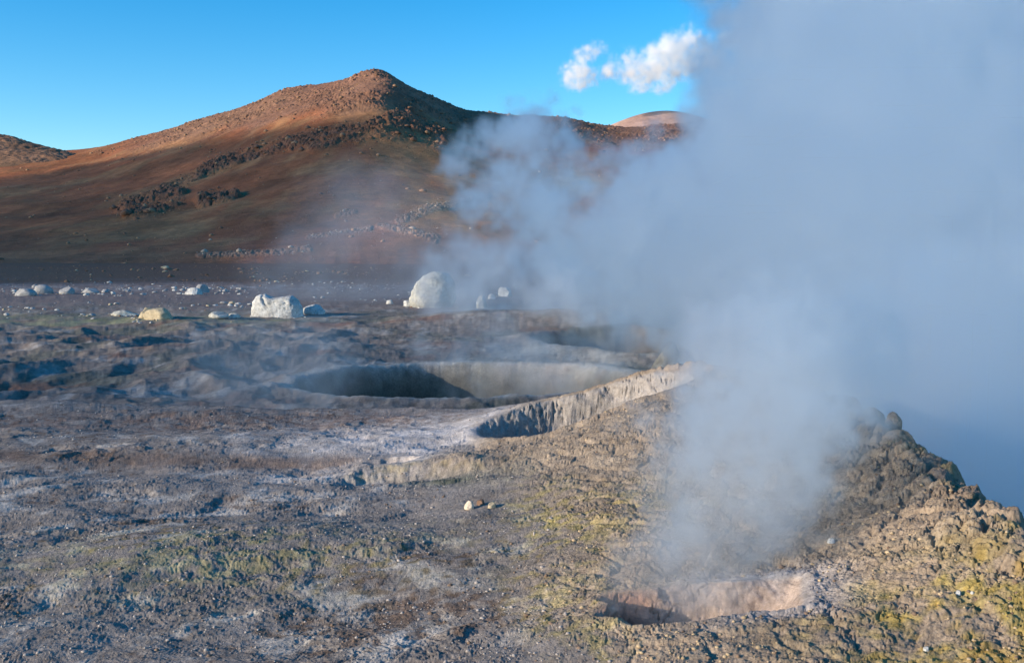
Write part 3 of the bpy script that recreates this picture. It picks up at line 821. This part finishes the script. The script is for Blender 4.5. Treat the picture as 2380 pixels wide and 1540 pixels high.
# rubble and grit nobody could count
def scatter(name, pos, size, mats, seed, sub=1, variants=10, kind="stuff", sink=0.15):
    g2 = np.random.default_rng(seed)
    V, Fc = [], []
    base = [rock_shape(sub, 700 + k + seed, 7, 0.2, (1, 0.85, 0.7)) for k in range(variants)]
    off = 0; mi = []
    for p, s in zip(pos, size):
        v, f = base[g2.integers(variants)]
        a = g2.uniform(0, 6.28); c, sn = cos(a), sin(a)
        w = v * np.array([s * g2.uniform(.7, 1.3), s * g2.uniform(.7, 1.3), s * g2.uniform(.7, 1.2)])
        w = np.stack([w[:, 0] * c - w[:, 1] * sn, w[:, 0] * sn + w[:, 1] * c, w[:, 2] - s * sink + s * 0.2], 1) + p
        V.append(w); Fc.append(f + off); off += len(v); mi.append(np.full(len(f), g2.integers(len(mats))))
    me = mesh_from(name, np.concatenate(V), np.concatenate(Fc), mats[0], smooth=False)
    for m_ in mats[1:]: me.materials.append(m_)
    me.polygons.foreach_set("material_index", np.concatenate(mi).astype(np.int32))
    o = bpy.data.objects.new(name, me); COL.objects.link(o)
    return tag(o, kind=kind)

def pick(G_, weight, n, seed):
    g2 = np.random.default_rng(seed)
    w = np.clip(weight, 0, None).ravel(); idx = g2.choice(w.size, n, p=w / w.sum())
    X, Y, Z = [a.ravel()[idx] for a in G_[:3]]
    return np.stack([X, Y, Z], 1), np.hypot(X, Y), g2

M_hrock = earth_material("hill rock", (0.15, 0.8), 0.25, 0.3, 1.0, base=(0.31, 0.185, 0.11), bump_dist=0.4)
M_hdark = earth_material("dark hill rock", (0.15, 0.8), 0.25, 0.3, 1.0, base=(0.20, 0.11, 0.072), bump_dist=0.4)
M_hpale = earth_material("pale hill rock", (0.15, 0.8), 0.25, 0.3, 1.0, base=(0.42, 0.33, 0.26), bump_dist=0.4)
X, Y, Z, U, V, T = MAIN_G
vis = sst(-400, -100, U) * sst(1900, 1700, U) * (T < 1.0) * (T > 0.03)
sky = np.interp(U, [p[0] for p in MAIN_SIL], [p[1] for p in MAIN_SIL])
band = np.interp(U, [0, 300, 600, 850, 1000, 1200, 1500], [35, 45, 75, 130, 80, 60, 60])
wt = vis * (0.16 + 1.0 * sst(1.1, 0.5, (V - sky) / band) * sst(200, 420, U)) * sst(-0.15, 0.2, fbm(X * .03, Y * .03, 3, 720))
pos, dd, g2 = pick(MAIN_G, wt, 10000, 31)
scatter("rubble", pos, np.minimum(dd / F * (0.22 + 0.30 * g2.pareto(2.1, len(pos))), 2.0), (M_hrock, M_hrock, M_hdark), 31)
oc = 0 * X
for pts, w in OUTCROPS: oc = np.maximum(oc, sst(1.7, 0.4, seg_dist(U, V, pts) / w))
pos, dd, g2 = pick(MAIN_G, vis * oc, 4200, 32)
scatter("rubble", pos, np.minimum(dd / F * (0.34 + 0.34 * g2.pareto(2.2, len(pos))), 2.8), (M_hdark, M_hdark, M_hrock), 32)
oc = 0 * X
for pts, w in PALE_ROCKS: oc = np.maximum(oc, sst(1.6, 0.3, seg_dist(U, V, pts) / w))
lower = 0.05 * np.exp(-((U - 980) / 330) ** 2 - ((V - 545) / 50) ** 2)
pos, dd, g2 = pick(MAIN_G, vis * (oc + lower), 1300, 33)
scatter("rubble", pos, np.minimum(dd / F * (0.35 + 0.30 * g2.pareto(2.4, len(pos))), 1.5), (M_hpale, M_hpale, M_hrock), 33)

g2 = np.random.default_rng(41)
n = 9000
u = g2.uniform(-60, 1250, n); yy = np.exp(g2.uniform(np.log(52), np.log(230), n))
keep = g2.random(n) < (0.15 + 0.85 * np.exp(-((yy - 92) / 16) ** 2) + 0.5 * np.exp(-((yy - 62) / 10) ** 2) * (u < 600) + .9 * (yy > 108)) * sst(-0.25, 0.2, fbm(u * 0.01, yy * 0.05, 3, 730))
u, yy = u[keep], yy[keep]
x = ray(u, 600)[0] * yy
pos = np.stack([x, yy, ground_z(x, yy)], 1)
far_ = yy > 106
sz = yy / F * (0.30 + 0.30 * g2.pareto(3, len(yy)))
scatter("gravel", pos[~far_], np.minimum(sz[~far_], .5), (M_grey, M_white, M_grey, M_brown), 34)
scatter("gravel", pos[far_], np.minimum(sz[far_], .8), (M_brown, M_hdark, M_hrock), 35)

bp, bs_ = [], []
for ob in [q for q in COL.objects if q.name.startswith("boulder")]:
    rx = max(a[0] for a in ob.bound_box); ry = max(a[1] for a in ob.bound_box)
    for _ in range(46):
        a = g2.uniform(0, 2 * pi); k = 0.92 + 0.55 * g2.random() ** 2
        xx, yy_ = ob.location.x + rx * k * cos(a), ob.location.y + ry * k * sin(a)
        bp.append((xx, yy_, float(ground_z(np.array([xx]), np.array([yy_]))[0]))); bs_.append(min(rx * 0.16, rx * (0.03 + 0.03 * g2.pareto(2.2))))
scatter("gravel", np.array(bp), np.array(bs_), (M_grey, M_white, M_brown, M_tanr), 38)

M_grit = earth_material("crust crumbs", (20.0, 90.0), 0.25, 0.4, 150.0, base=(0.36, 0.32, 0.29), bump_dist=0.004)
M_gritb = earth_material("brown crumbs", (20.0, 90.0), 0.25, 0.4, 150.0, base=(0.20, 0.14, 0.10), bump_dist=0.004)
M_gritt = earth_material("tan crumbs", (20.0, 90.0), 0.25, 0.4, 150.0, base=(0.42, 0.32, 0.20), bump_dist=0.004)
n = 17000
u = g2.uniform(-80, 2460, n); yy = 3.0 + 8.0 * g2.random(n) ** 1.6
x = ray(u, 600)[0] * yy
mm = ground_masks(x, yy)
ok = (mm['up'] > 0.9) & (mm['vent'] > 1.15) & (mm['slot'] > 1.1) & (fbm(x * 1.2, yy * 1.2, 3, 740) > -0.12)
x, yy = x[ok], yy[ok]; tanm = mm['mound'][ok] > 0.5
pos = np.stack([x, yy, ground_z(x, yy)], 1)
sz = np.minimum(0.0035 + 0.0035 * g2.pareto(2.6, len(x)), 0.014)
scatter("gravel", pos[~tanm], sz[~tanm], (M_grit, M_grit, M_gritb), 36)
scatter("gravel", pos[tanm], sz[tanm], (M_gritt, M_gritt, M_gritb), 37)

# ------------------------------------------------------------------ steam and clouds (real volumes on voxel grids)
def fractal3(shape, vox, outer, seed, beta=3.7, squash=1.0):
    """periodic 3D noise, unit deviation, no features larger than OUTER metres"""
    g = np.random.default_rng(seed)
    k = np.fft.rfftn(g.standard_normal(shape).astype(np.float32))
    fx = np.fft.fftfreq(shape[0], vox)[:, None, None]
    fy = np.fft.fftfreq(shape[1], vox)[None, :, None]
    fz = np.fft.rfftfreq(shape[2], vox)[None, None, :] * squash
    q = fx * fx + fy * fy + fz * fz
    k *= ((q + (1.0 / outer) ** 2) ** (-beta / 4)).astype(np.float32)
    n = np.fft.irfftn(k, s=shape).astype(np.float32)
    return (n - n.mean()) / n.std()

def volume_object(name, lo, hi, dens, mat):
    """a mesh of grid points carrying the density, turned into a volume by a Volume Cube node"""
    nx, ny, nz = dens.shape
    lo = np.array(lo, float); hi = np.array(hi, float)
    base = (lo + hi) / 2; base[2] = lo[2]
    me = bpy.data.meshes.new(name)
    n = dens.size
    gx, gy, gz = [np.linspace(lo[k] - base[k], hi[k] - base[k], dens.shape[k], dtype=np.float32) for k in range(3)]
    P = np.empty((nz, ny, nx, 3), np.float32)
    P[..., 0] = gx[None, None, :]; P[..., 1] = gy[None, :, None]; P[..., 2] = gz[:, None, None]
    me.vertices.add(n); me.vertices.foreach_set("co", P.ravel())
    a = me.attributes.new("steam_density", 'FLOAT', 'POINT')
    a.data.foreach_set("value", np.ascontiguousarray(dens.transpose(2, 1, 0)).astype(np.float32).ravel())
    o = bpy.data.objects.new(name, me); COL.objects.link(o); o.location = tuple(base)
    ng = bpy.data.node_groups.new(name + " volume", 'GeometryNodeTree')
    ng.interface.new_socket("Geometry", in_out='INPUT', socket_type='NodeSocketGeometry')
    ng.interface.new_socket("Geometry", in_out='OUTPUT', socket_type='NodeSocketGeometry')
    N = ng.nodes; L = ng.links
    gi = N.new("NodeGroupInput"); go = N.new("NodeGroupOutput")
    at_ = N.new("GeometryNodeInputNamedAttribute"); at_.data_type = 'FLOAT'; at_.inputs["Name"].default_value = "steam_density"
    si = N.new("GeometryNodeSampleIndex"); si.data_type = 'FLOAT'; si.domain = 'POINT'
    pos = N.new("GeometryNodeInputPosition")
    def vm(op, a, b):
        q = N.new("ShaderNodeVectorMath"); q.operation = op
        for k, val in enumerate((a, b)):
            if val is None: continue
            if hasattr(val, "is_output"): L.new(val, q.inputs[k])
            else: q.inputs[k].default_value = val
        return q
    mn = (gx[0], gy[0], gz[0]); mxv = (gx[-1], gy[-1], gz[-1])
    s1 = vm('SUBTRACT', pos.outputs[0], tuple(map(float, mn)))
    s2 = vm('MULTIPLY', s1.outputs[0], tuple(float((d - 1) / (b - a)) for d, a, b in zip((nx, ny, nz), mn, mxv)))
    s3 = vm('ADD', s2.outputs[0], (0.5, 0.5, 0.5))
    s4 = vm('FLOOR', s3.outputs[0], None)
    dt = vm('DOT_PRODUCT', s4.outputs[0], (1.0, float(nx), float(nx * ny)))
    # floats hold the index exactly only up to 2**24
    assert n < 2 ** 24
    L.new(gi.outputs[0], si.inputs["Geometry"]); L.new(at_.outputs[0], si.inputs["Value"]); L.new(dt.outputs["Value"], si.inputs["Index"])
    vc = N.new("GeometryNodeVolumeCube")
    vc.inputs["Min"].default_value = tuple(map(float, mn)); vc.inputs["Max"].default_value = tuple(map(float, mxv))
    vc.inputs["Resolution X"].default_value = nx; vc.inputs["Resolution Y"].default_value = ny; vc.inputs["Resolution Z"].default_value = nz
    L.new(si.outputs[0], vc.inputs["Density"])
    sm = N.new("GeometryNodeSetMaterial"); sm.inputs["Material"].default_value = mat
    L.new(vc.outputs[0], sm.inputs["Geometry"]); L.new(sm.outputs[0], go.inputs[0])
    md = o.modifiers.new("volume", 'NODES'); md.node_group = ng
    me.materials.append(mat)
    return o

def steam(name, puffs, vox, mat, lo_t=0.25, hi_t=0.9, noise=0.25, outer=2.0, seed=1, margin=1.0, squash=1.0, beta=3.7, zmin=None, box=None):
    """puffs: (x, y, z, radius, strength); the sum of soft balls is frayed by fractal noise"""
    P = np.array(puffs, float)
    lo = (P[:, :3] - P[:, 3:4] * 1.9).min(0); hi = (P[:, :3] + P[:, 3:4] * 1.9).max(0)
    if box is not None:
        lo = np.maximum(lo, box[0]); hi = np.minimum(hi, box[1])
    if zmin is not None: lo[2] = max(lo[2], zmin)
    shape = np.maximum(8, np.ceil((hi - lo) / vox).astype(int))
    ax = [np.linspace(lo[k], hi[k], shape[k], dtype=np.float32) for k in range(3)]
    Fd = np.zeros(shape, np.float32)
    for x, y, z, r, a in P:
        sl = []
        for k, c in enumerate((x, y, z)):
            i0 = np.searchsorted(ax[k], c - 2.2 * r); i1 = np.searchsorted(ax[k], c + 2.2 * r)
            sl.append(slice(i0, i1))
        e = [np.exp(-((ax[k][sl[k]] - c) / r) ** 2) for k, c in enumerate((x, y, z))]
        Fd[tuple(sl)] += a * e[0][:, None, None] * e[1][None, :, None] * e[2][None, None, :]
    nz = fractal3(tuple(shape), vox, outer, seed, beta, squash)
    Fn = Fd + noise * nz * np.clip(Fd * 2.5, 0, 1)
    D = sst(lo_t, hi_t, Fn) * (1 + 0.65 * nz)
    D = np.clip(D, 0, None)
    # fade to nothing at the box faces
    for k in range(3):
        w = np.ones(shape[k], np.float32)
        nb = min(4, shape[k] // 4)
        w[:nb] = np.linspace(0, 1, nb); w[-nb:] = np.linspace(1, 0, nb)
        D *= w.reshape([-1 if q == k else 1 for q in range(3)])
    D[D < 0.004] = 0
    print("steam", name, shape, int((D > 0).sum()))
    return volume_object(name, lo, hi, D, mat)

def P_(u, v, y, r, a=1.0):
    p = at(u, v, y)
    return (p[0], p[1], p[2], r, a)

M_plume = steam_material("steam", 0.55, 0.65, (0.93, 0.97, 1.0))
plume = [P_(1760, 760, 22, 1.8), P_(1740, 700, 24, 1.4), P_(1120, 470, 31, 1.0, .55), P_(1090, 390, 33, 1.0, .6), P_(1300, 480, 30, 1.2, .5), P_(1480, 540, 28, 1.5, .7), P_(1430, 660, 27, 1.2, .6), P_(1540, 610, 26, 1.5, .9), P_(1380, 530, 28, 1.8, .8), P_(1250, 560, 31, 1.3, .55), P_(1220, 420, 31, 1.6, .6), P_(1130, 360, 33, 1.2, .6),
         P_(1260, 335, 32, 1.5, .7), P_(1440, 410, 30, 1.4, .75), P_(1570, 470, 29, 1.3, .9), P_(1345, 432, 29.5, 1.0, -.9), P_(1345, 432, 26.5, 1.0, -.5), P_(1190, 600, 28, .9, -.7), P_(1290, 630, 27, .8, -.7), P_(1510, 280, 29, 1.0, -.5), P_(1650, 530, 27, 1.9), P_(1760, 580, 25, 2.4), P_(1880, 660, 22, 2.5), P_(1880, 450, 25, 2.8),
         P_(1880, 340, 28, 1.9), P_(2010, 170, 28, 2.7), P_(2010, 10, 28, 3.0), P_(2030, -160, 28, 3.4), P_(2050, -330, 28, 3.6), P_(2080, 320, 24, 3.0), P_(2060, 520, 22, 2.8), P_(2060, 700, 20, 2.4), P_(2050, 850, 17, 2.0),
         P_(1850, 830, 19, 1.5), P_(1800, 840, 20, 0.9, .8), P_(2270, 100, 24, 3.4), P_(2270, -100, 25, 3.6), P_(2270, 350, 22, 3.0), P_(2260, 580, 20, 2.8), P_(2250, 800, 17, 2.3), P_(2260, 960, 14, 1.8), P_(2360, 1080, 11, 1.4),
         P_(2330, 1180, 9, 1.0), P_(2150, 990, 11.5, 1.5, 1), P_(2200, 1060, 10.2, 1.4, 1), P_(2290, 1120, 9.4, 1.4, 1), P_(2370, 1190, 8.8, 1.3, 1), P_(2450, 1260, 8.2, 1.1, 1), P_(2160, 930, 12, 1.2, .9), P_(1545, 815, 25, 0.8, -.8), P_(1545, 815, 22.5, 0.8, -.8), P_(1420, 790, 25, .9, -.4), P_(2480, 300, 24, 3.4), P_(2480, 0, 25, 3.6), P_(2480, 600, 21, 3.0), P_(2480, 880, 16, 2.4), P_(2520, 1080, 12, 1.8), P_(2450, -250, 26, 3.6), P_(2700, 400, 24, 3.6), P_(2700, 800, 20, 3.2)]
plume = [(x, y, z, r, a * (0.82 if (a > 0 and x < 0.14 * y) else 1.0)) for x, y, z, r, a in plume]
o = steam("steam_plume", plume, 0.145, M_plume, 0.32, 0.86, 0.34, 3.0, 11, beta=3.45, zmin=-3.2, box=((-5, 6.8, -3.2), (19, 38, 15)))
tag(o, "huge blue-grey steam plume billowing up from the pit behind the tan clod mound", "steam", kind="stuff")

M_vent = steam_material("vent steam", 1.9, 0.6, (0.93, 0.97, 1.0))
vs = [P_(1500, 1378, 4.10, 0.12, 1.6), P_(1580, 1388, 4.06, 0.13, 1.8), P_(1660, 1380, 4.10, 0.11, 1.4), P_(1450, 1362, 4.12, 0.10, 1.3), P_(1560, 1345, 4.16, 0.14, 1.4), P_(1620, 1310, 4.22, 0.15, 1.2), P_(1450, 1335, 4.2, 0.10, .7), P_(1480, 1345, 4.2, 0.12, .9), P_(1560, 1340, 4.22, 0.13, .9), P_(1650, 1330, 4.25, 0.13, .9), P_(1520, 1270, 4.35, 0.17, .9), P_(1640, 1250, 4.35, 0.2), P_(1740, 1240, 4.4, 0.2, .9), P_(1700, 1160, 4.5, 0.26), P_(1580, 1140, 4.65, 0.24, .8),
      P_(1760, 1100, 4.65, 0.28), P_(1850, 1170, 4.6, 0.22, .7), P_(1540, 1040, 4.9, 0.22, .8), P_(1640, 1020, 4.95, 0.28, .9), P_(1770, 1000, 5.0, 0.32), P_(1880, 1040, 5.0, 0.28, .7), P_(1700, 910, 5.6, 0.36, .9), P_(1830, 880, 5.8, 0.42, .9), P_(1950, 930, 5.6, 0.35, .7),
      P_(1760, 790, 6.6, 0.5, .8), P_(1900, 780, 7.0, 0.6, .8)]
o = steam("vent_steam", vs, 0.035, M_vent, 0.40, 1.10, 0.50, 0.45, 12, beta=3.4)
tag(o, "white-grey steam rising from the small pink mud vent in the tan ground", "steam", kind="stuff")

M_thin = steam_material("thin steam", 0.28, 0.68, (0.93, 0.97, 1.0))
o = steam("boulder_steam", [P_(1000, 705, 49, 1.0, .9), P_(1035, 665, 47, 1.2, 1.1), P_(1045, 700, 47, 1.3, 1.2), P_(1060, 640, 47.5, 1.2, 1), P_(1070, 690, 49, 1.6), P_(1060, 620, 49, 1.6), P_(1110, 600, 49, 1.5, .8), P_(1160, 660, 49, 1.8, .8), P_(1260, 680, 47, 2.0), P_(1280, 610, 47, 1.8, .7), P_(1380, 660, 44, 2.3), P_(1480, 680, 41, 2.3), P_(1560, 600, 40, 2.6)],
          0.3, M_thin, 0.25, 0.9, 0.25, 3, 13)
tag(o, "steam puffing up beside the tall pale boulder", "steam", kind="stuff")
M_wisp = steam_material("wisp", 0.10, 0.68, (0.93, 0.97, 1.0))
o = steam("steam_wisp", [P_(620, 930, 19, 0.8), P_(690, 880, 19.5, 1.0), P_(640, 820, 20, 1.1, .8), P_(560, 830, 20, 0.9, .6), P_(760, 830, 21, 1.1, .6), P_(430, 900, 18.5, .7, .8), P_(480, 880, 19, .7, .8), P_(560, 930, 18.5, .6, .6)],
          0.15, M_wisp, 0.2, 1.0, 0.25, 1.5, 14)
tag(o, "faint blue wisp of steam hanging over the hollow left of the dark crater", "steam", kind="stuff")
M_crater = steam_material("crater steam", 0.17, 0.6, (0.93, 0.97, 1.0))
o = steam("crater_steam", [P_(1120, 925, 24, .9, .7), P_(1250, 900, 25, 1.2), P_(1350, 880, 26, 1.2), P_(1230, 830, 27, 1.2, .5), P_(1050, 800, 29, 1.4, .5), P_(1200, 770, 31, 1.6, .5), P_(1420, 790, 33, 1.3, .6), P_(1480, 770, 36, 1.2, .6), P_(1560, 740, 36, 1.4, .8)],
          0.2, M_crater, 0.2, 1.0, 0.25, 2.0, 15)
tag(o, "thin steam drifting out of the wide dark crater", "steam", kind="stuff")
M_veil = steam_material("veil", 0.022, 0.68, (0.93, 0.97, 1.0))
o = steam("steam_veil", [P_(760, 660, 75, 5), P_(800, 600, 75, 5, .9), P_(860, 555, 75, 4, .6), P_(850, 640, 70, 6), P_(960, 640, 70, 5, .9), P_(1020, 590, 72, 4, .8), P_(900, 690, 68, 5, .7)],
          0.8, M_veil, 0.2, 1.0, 0.25, 8, 16)
tag(o, "thin lilac veil of steam in front of the foot of the hill", "steam", kind="stuff")

# unseen cloud added at left, shaped to shade the plain and mid hill
SHADE = [(108, -14), (300, -14), (621, -2), (700, 18), (803, 46), (835, 62), (842, 80), (827, 94), (771, 111), (695, 121), (624, 126), (607, 136), (577, 128), (501, 96), (433, 67), (361, 42), (311, 23), (290, 14), (200, 9), (112, 4)]
def shade_cloud():
    q = np.array([SUN_AZ[1], -SUN_AZ[0]]); D = 1500.0; up = D * tan(SUN_EL)
    cor = np.array([np.array(SUN_AZ) * S + q * P for S in (1340, 1660) for P in (70, 850)])
    lo = np.array([*cor.min(0), up - 60]); hi = np.array([*cor.max(0), up + 150])
    shape = np.ceil((hi - lo) / 6.0).astype(int)
    X, Y, Z = np.meshgrid(*[np.linspace(lo[k], hi[k], shape[k]) for k in range(3)], indexing='ij')
    P = q[0] * X + q[1] * Y; S = SUN_AZ[0] * X + SUN_AZ[1] * Y
    h = Z - S * tan(SUN_EL)
    d = seg_dist(P, h * 1.0, SHADE + SHADE[:1]); d = np.where(inside(P, h, SHADE), -d, d)
    n = fractal3(tuple(shape), 6.0, 90, 77)
    dens = sst(9, -9, d + 3.0 * n) * sst(140, 90, np.abs(S - D)) * np.clip(1 + 0.25 * n, 0.2, 2)
    return volume_object("cloud", lo, hi, dens, steam_material("added shade cloud", 0.0062, 0.3))
tag(shade_cloud(), "long flat bank of cloud added out of view on the left to shade the hill", "cloud", kind="stuff")

# steam added out of view on the left to dim the sun on the plume
M_col = steam_material("shade steam column", 0.04, 0.5, (0.97, 0.98, 1.0))
def shade_pt(P, S, z): return (S * SUN_AZ[0] + P * SUN_AZ[1], S * SUN_AZ[1] - P * SUN_AZ[0], z)
colp = []
for k, zz in enumerate(np.linspace(2, 36, 9)):
    for P in (16, 22, 28): colp.append((*shade_pt(P + 1.5 * sin(k * 2.1), 62 + 1.5 * cos(k * 1.7), zz), 5.5, 0.9))
o = steam("shade_steam_column", colp, 0.9, M_col, 0.25, 1.0, 0.12, 6, 17)
tag(o, "broad shade steam column put out of view on the left to shade the plume", "steam", kind="stuff")

M_cloud = steam_material("cloud", 0.014, 0.0, (1, 1, 1))
def cloud(name, pts, y, vox, seed, label, **kw):
    o = steam(name, [P_(u, v, y, r * y / F * SC * 1.3, a) for u, v, r, a in pts], vox, M_cloud, seed=seed, **kw)
    return tag(o, label, "cloud", group="small white clouds above the far mountain", kind="stuff")
cloud("cloud", [(1430, 160, 16, .8), (1455, 152, 24, 1), (1490, 160, 24, 1), (1525, 158, 24, .9), (1555, 140, 28, 1), (1575, 112, 24, 1), (1605, 108, 28, 1), (1625, 130, 28, 1), (1650, 148, 22, .8), (1560, 185, 12, .7), (1530, 200, 12, .9), (1548, 196, 11, .8), (1500, 208, 9, .6), (1540, 110, 16, .6), (1410, 168, 14, .5), (1480, 185, 20, .5), (1590, 175, 16, .6)], 5000, 12, 21,
      "largest white cloud, streaming sideways just left of the steam", lo_t=0.2, hi_t=1.7, noise=.40, outer=140, beta=3.2)
cloud("cloud", [(1325, 178, 20, .9), (1350, 172, 22, .9), (1375, 172, 18, .8), (1352, 128, 14, .9), (1376, 120, 14, .9), (1400, 110, 11, .8), (1325, 150, 10, .7)], 5000, 12, 22,
      "two-lobed white cloud, leftmost in the sky", lo_t=0.2, hi_t=1.7, noise=.40, outer=110, beta=3.2)
cloud("cloud", [(1685, 100, 16, .9), (1705, 95, 16, .9), (1722, 92, 12, .6)], 5000, 12, 23, "smallest white cloud, half lost in the edge of the steam plume", lo_t=0.2, hi_t=1.7, noise=.40, outer=100, beta=3.2)
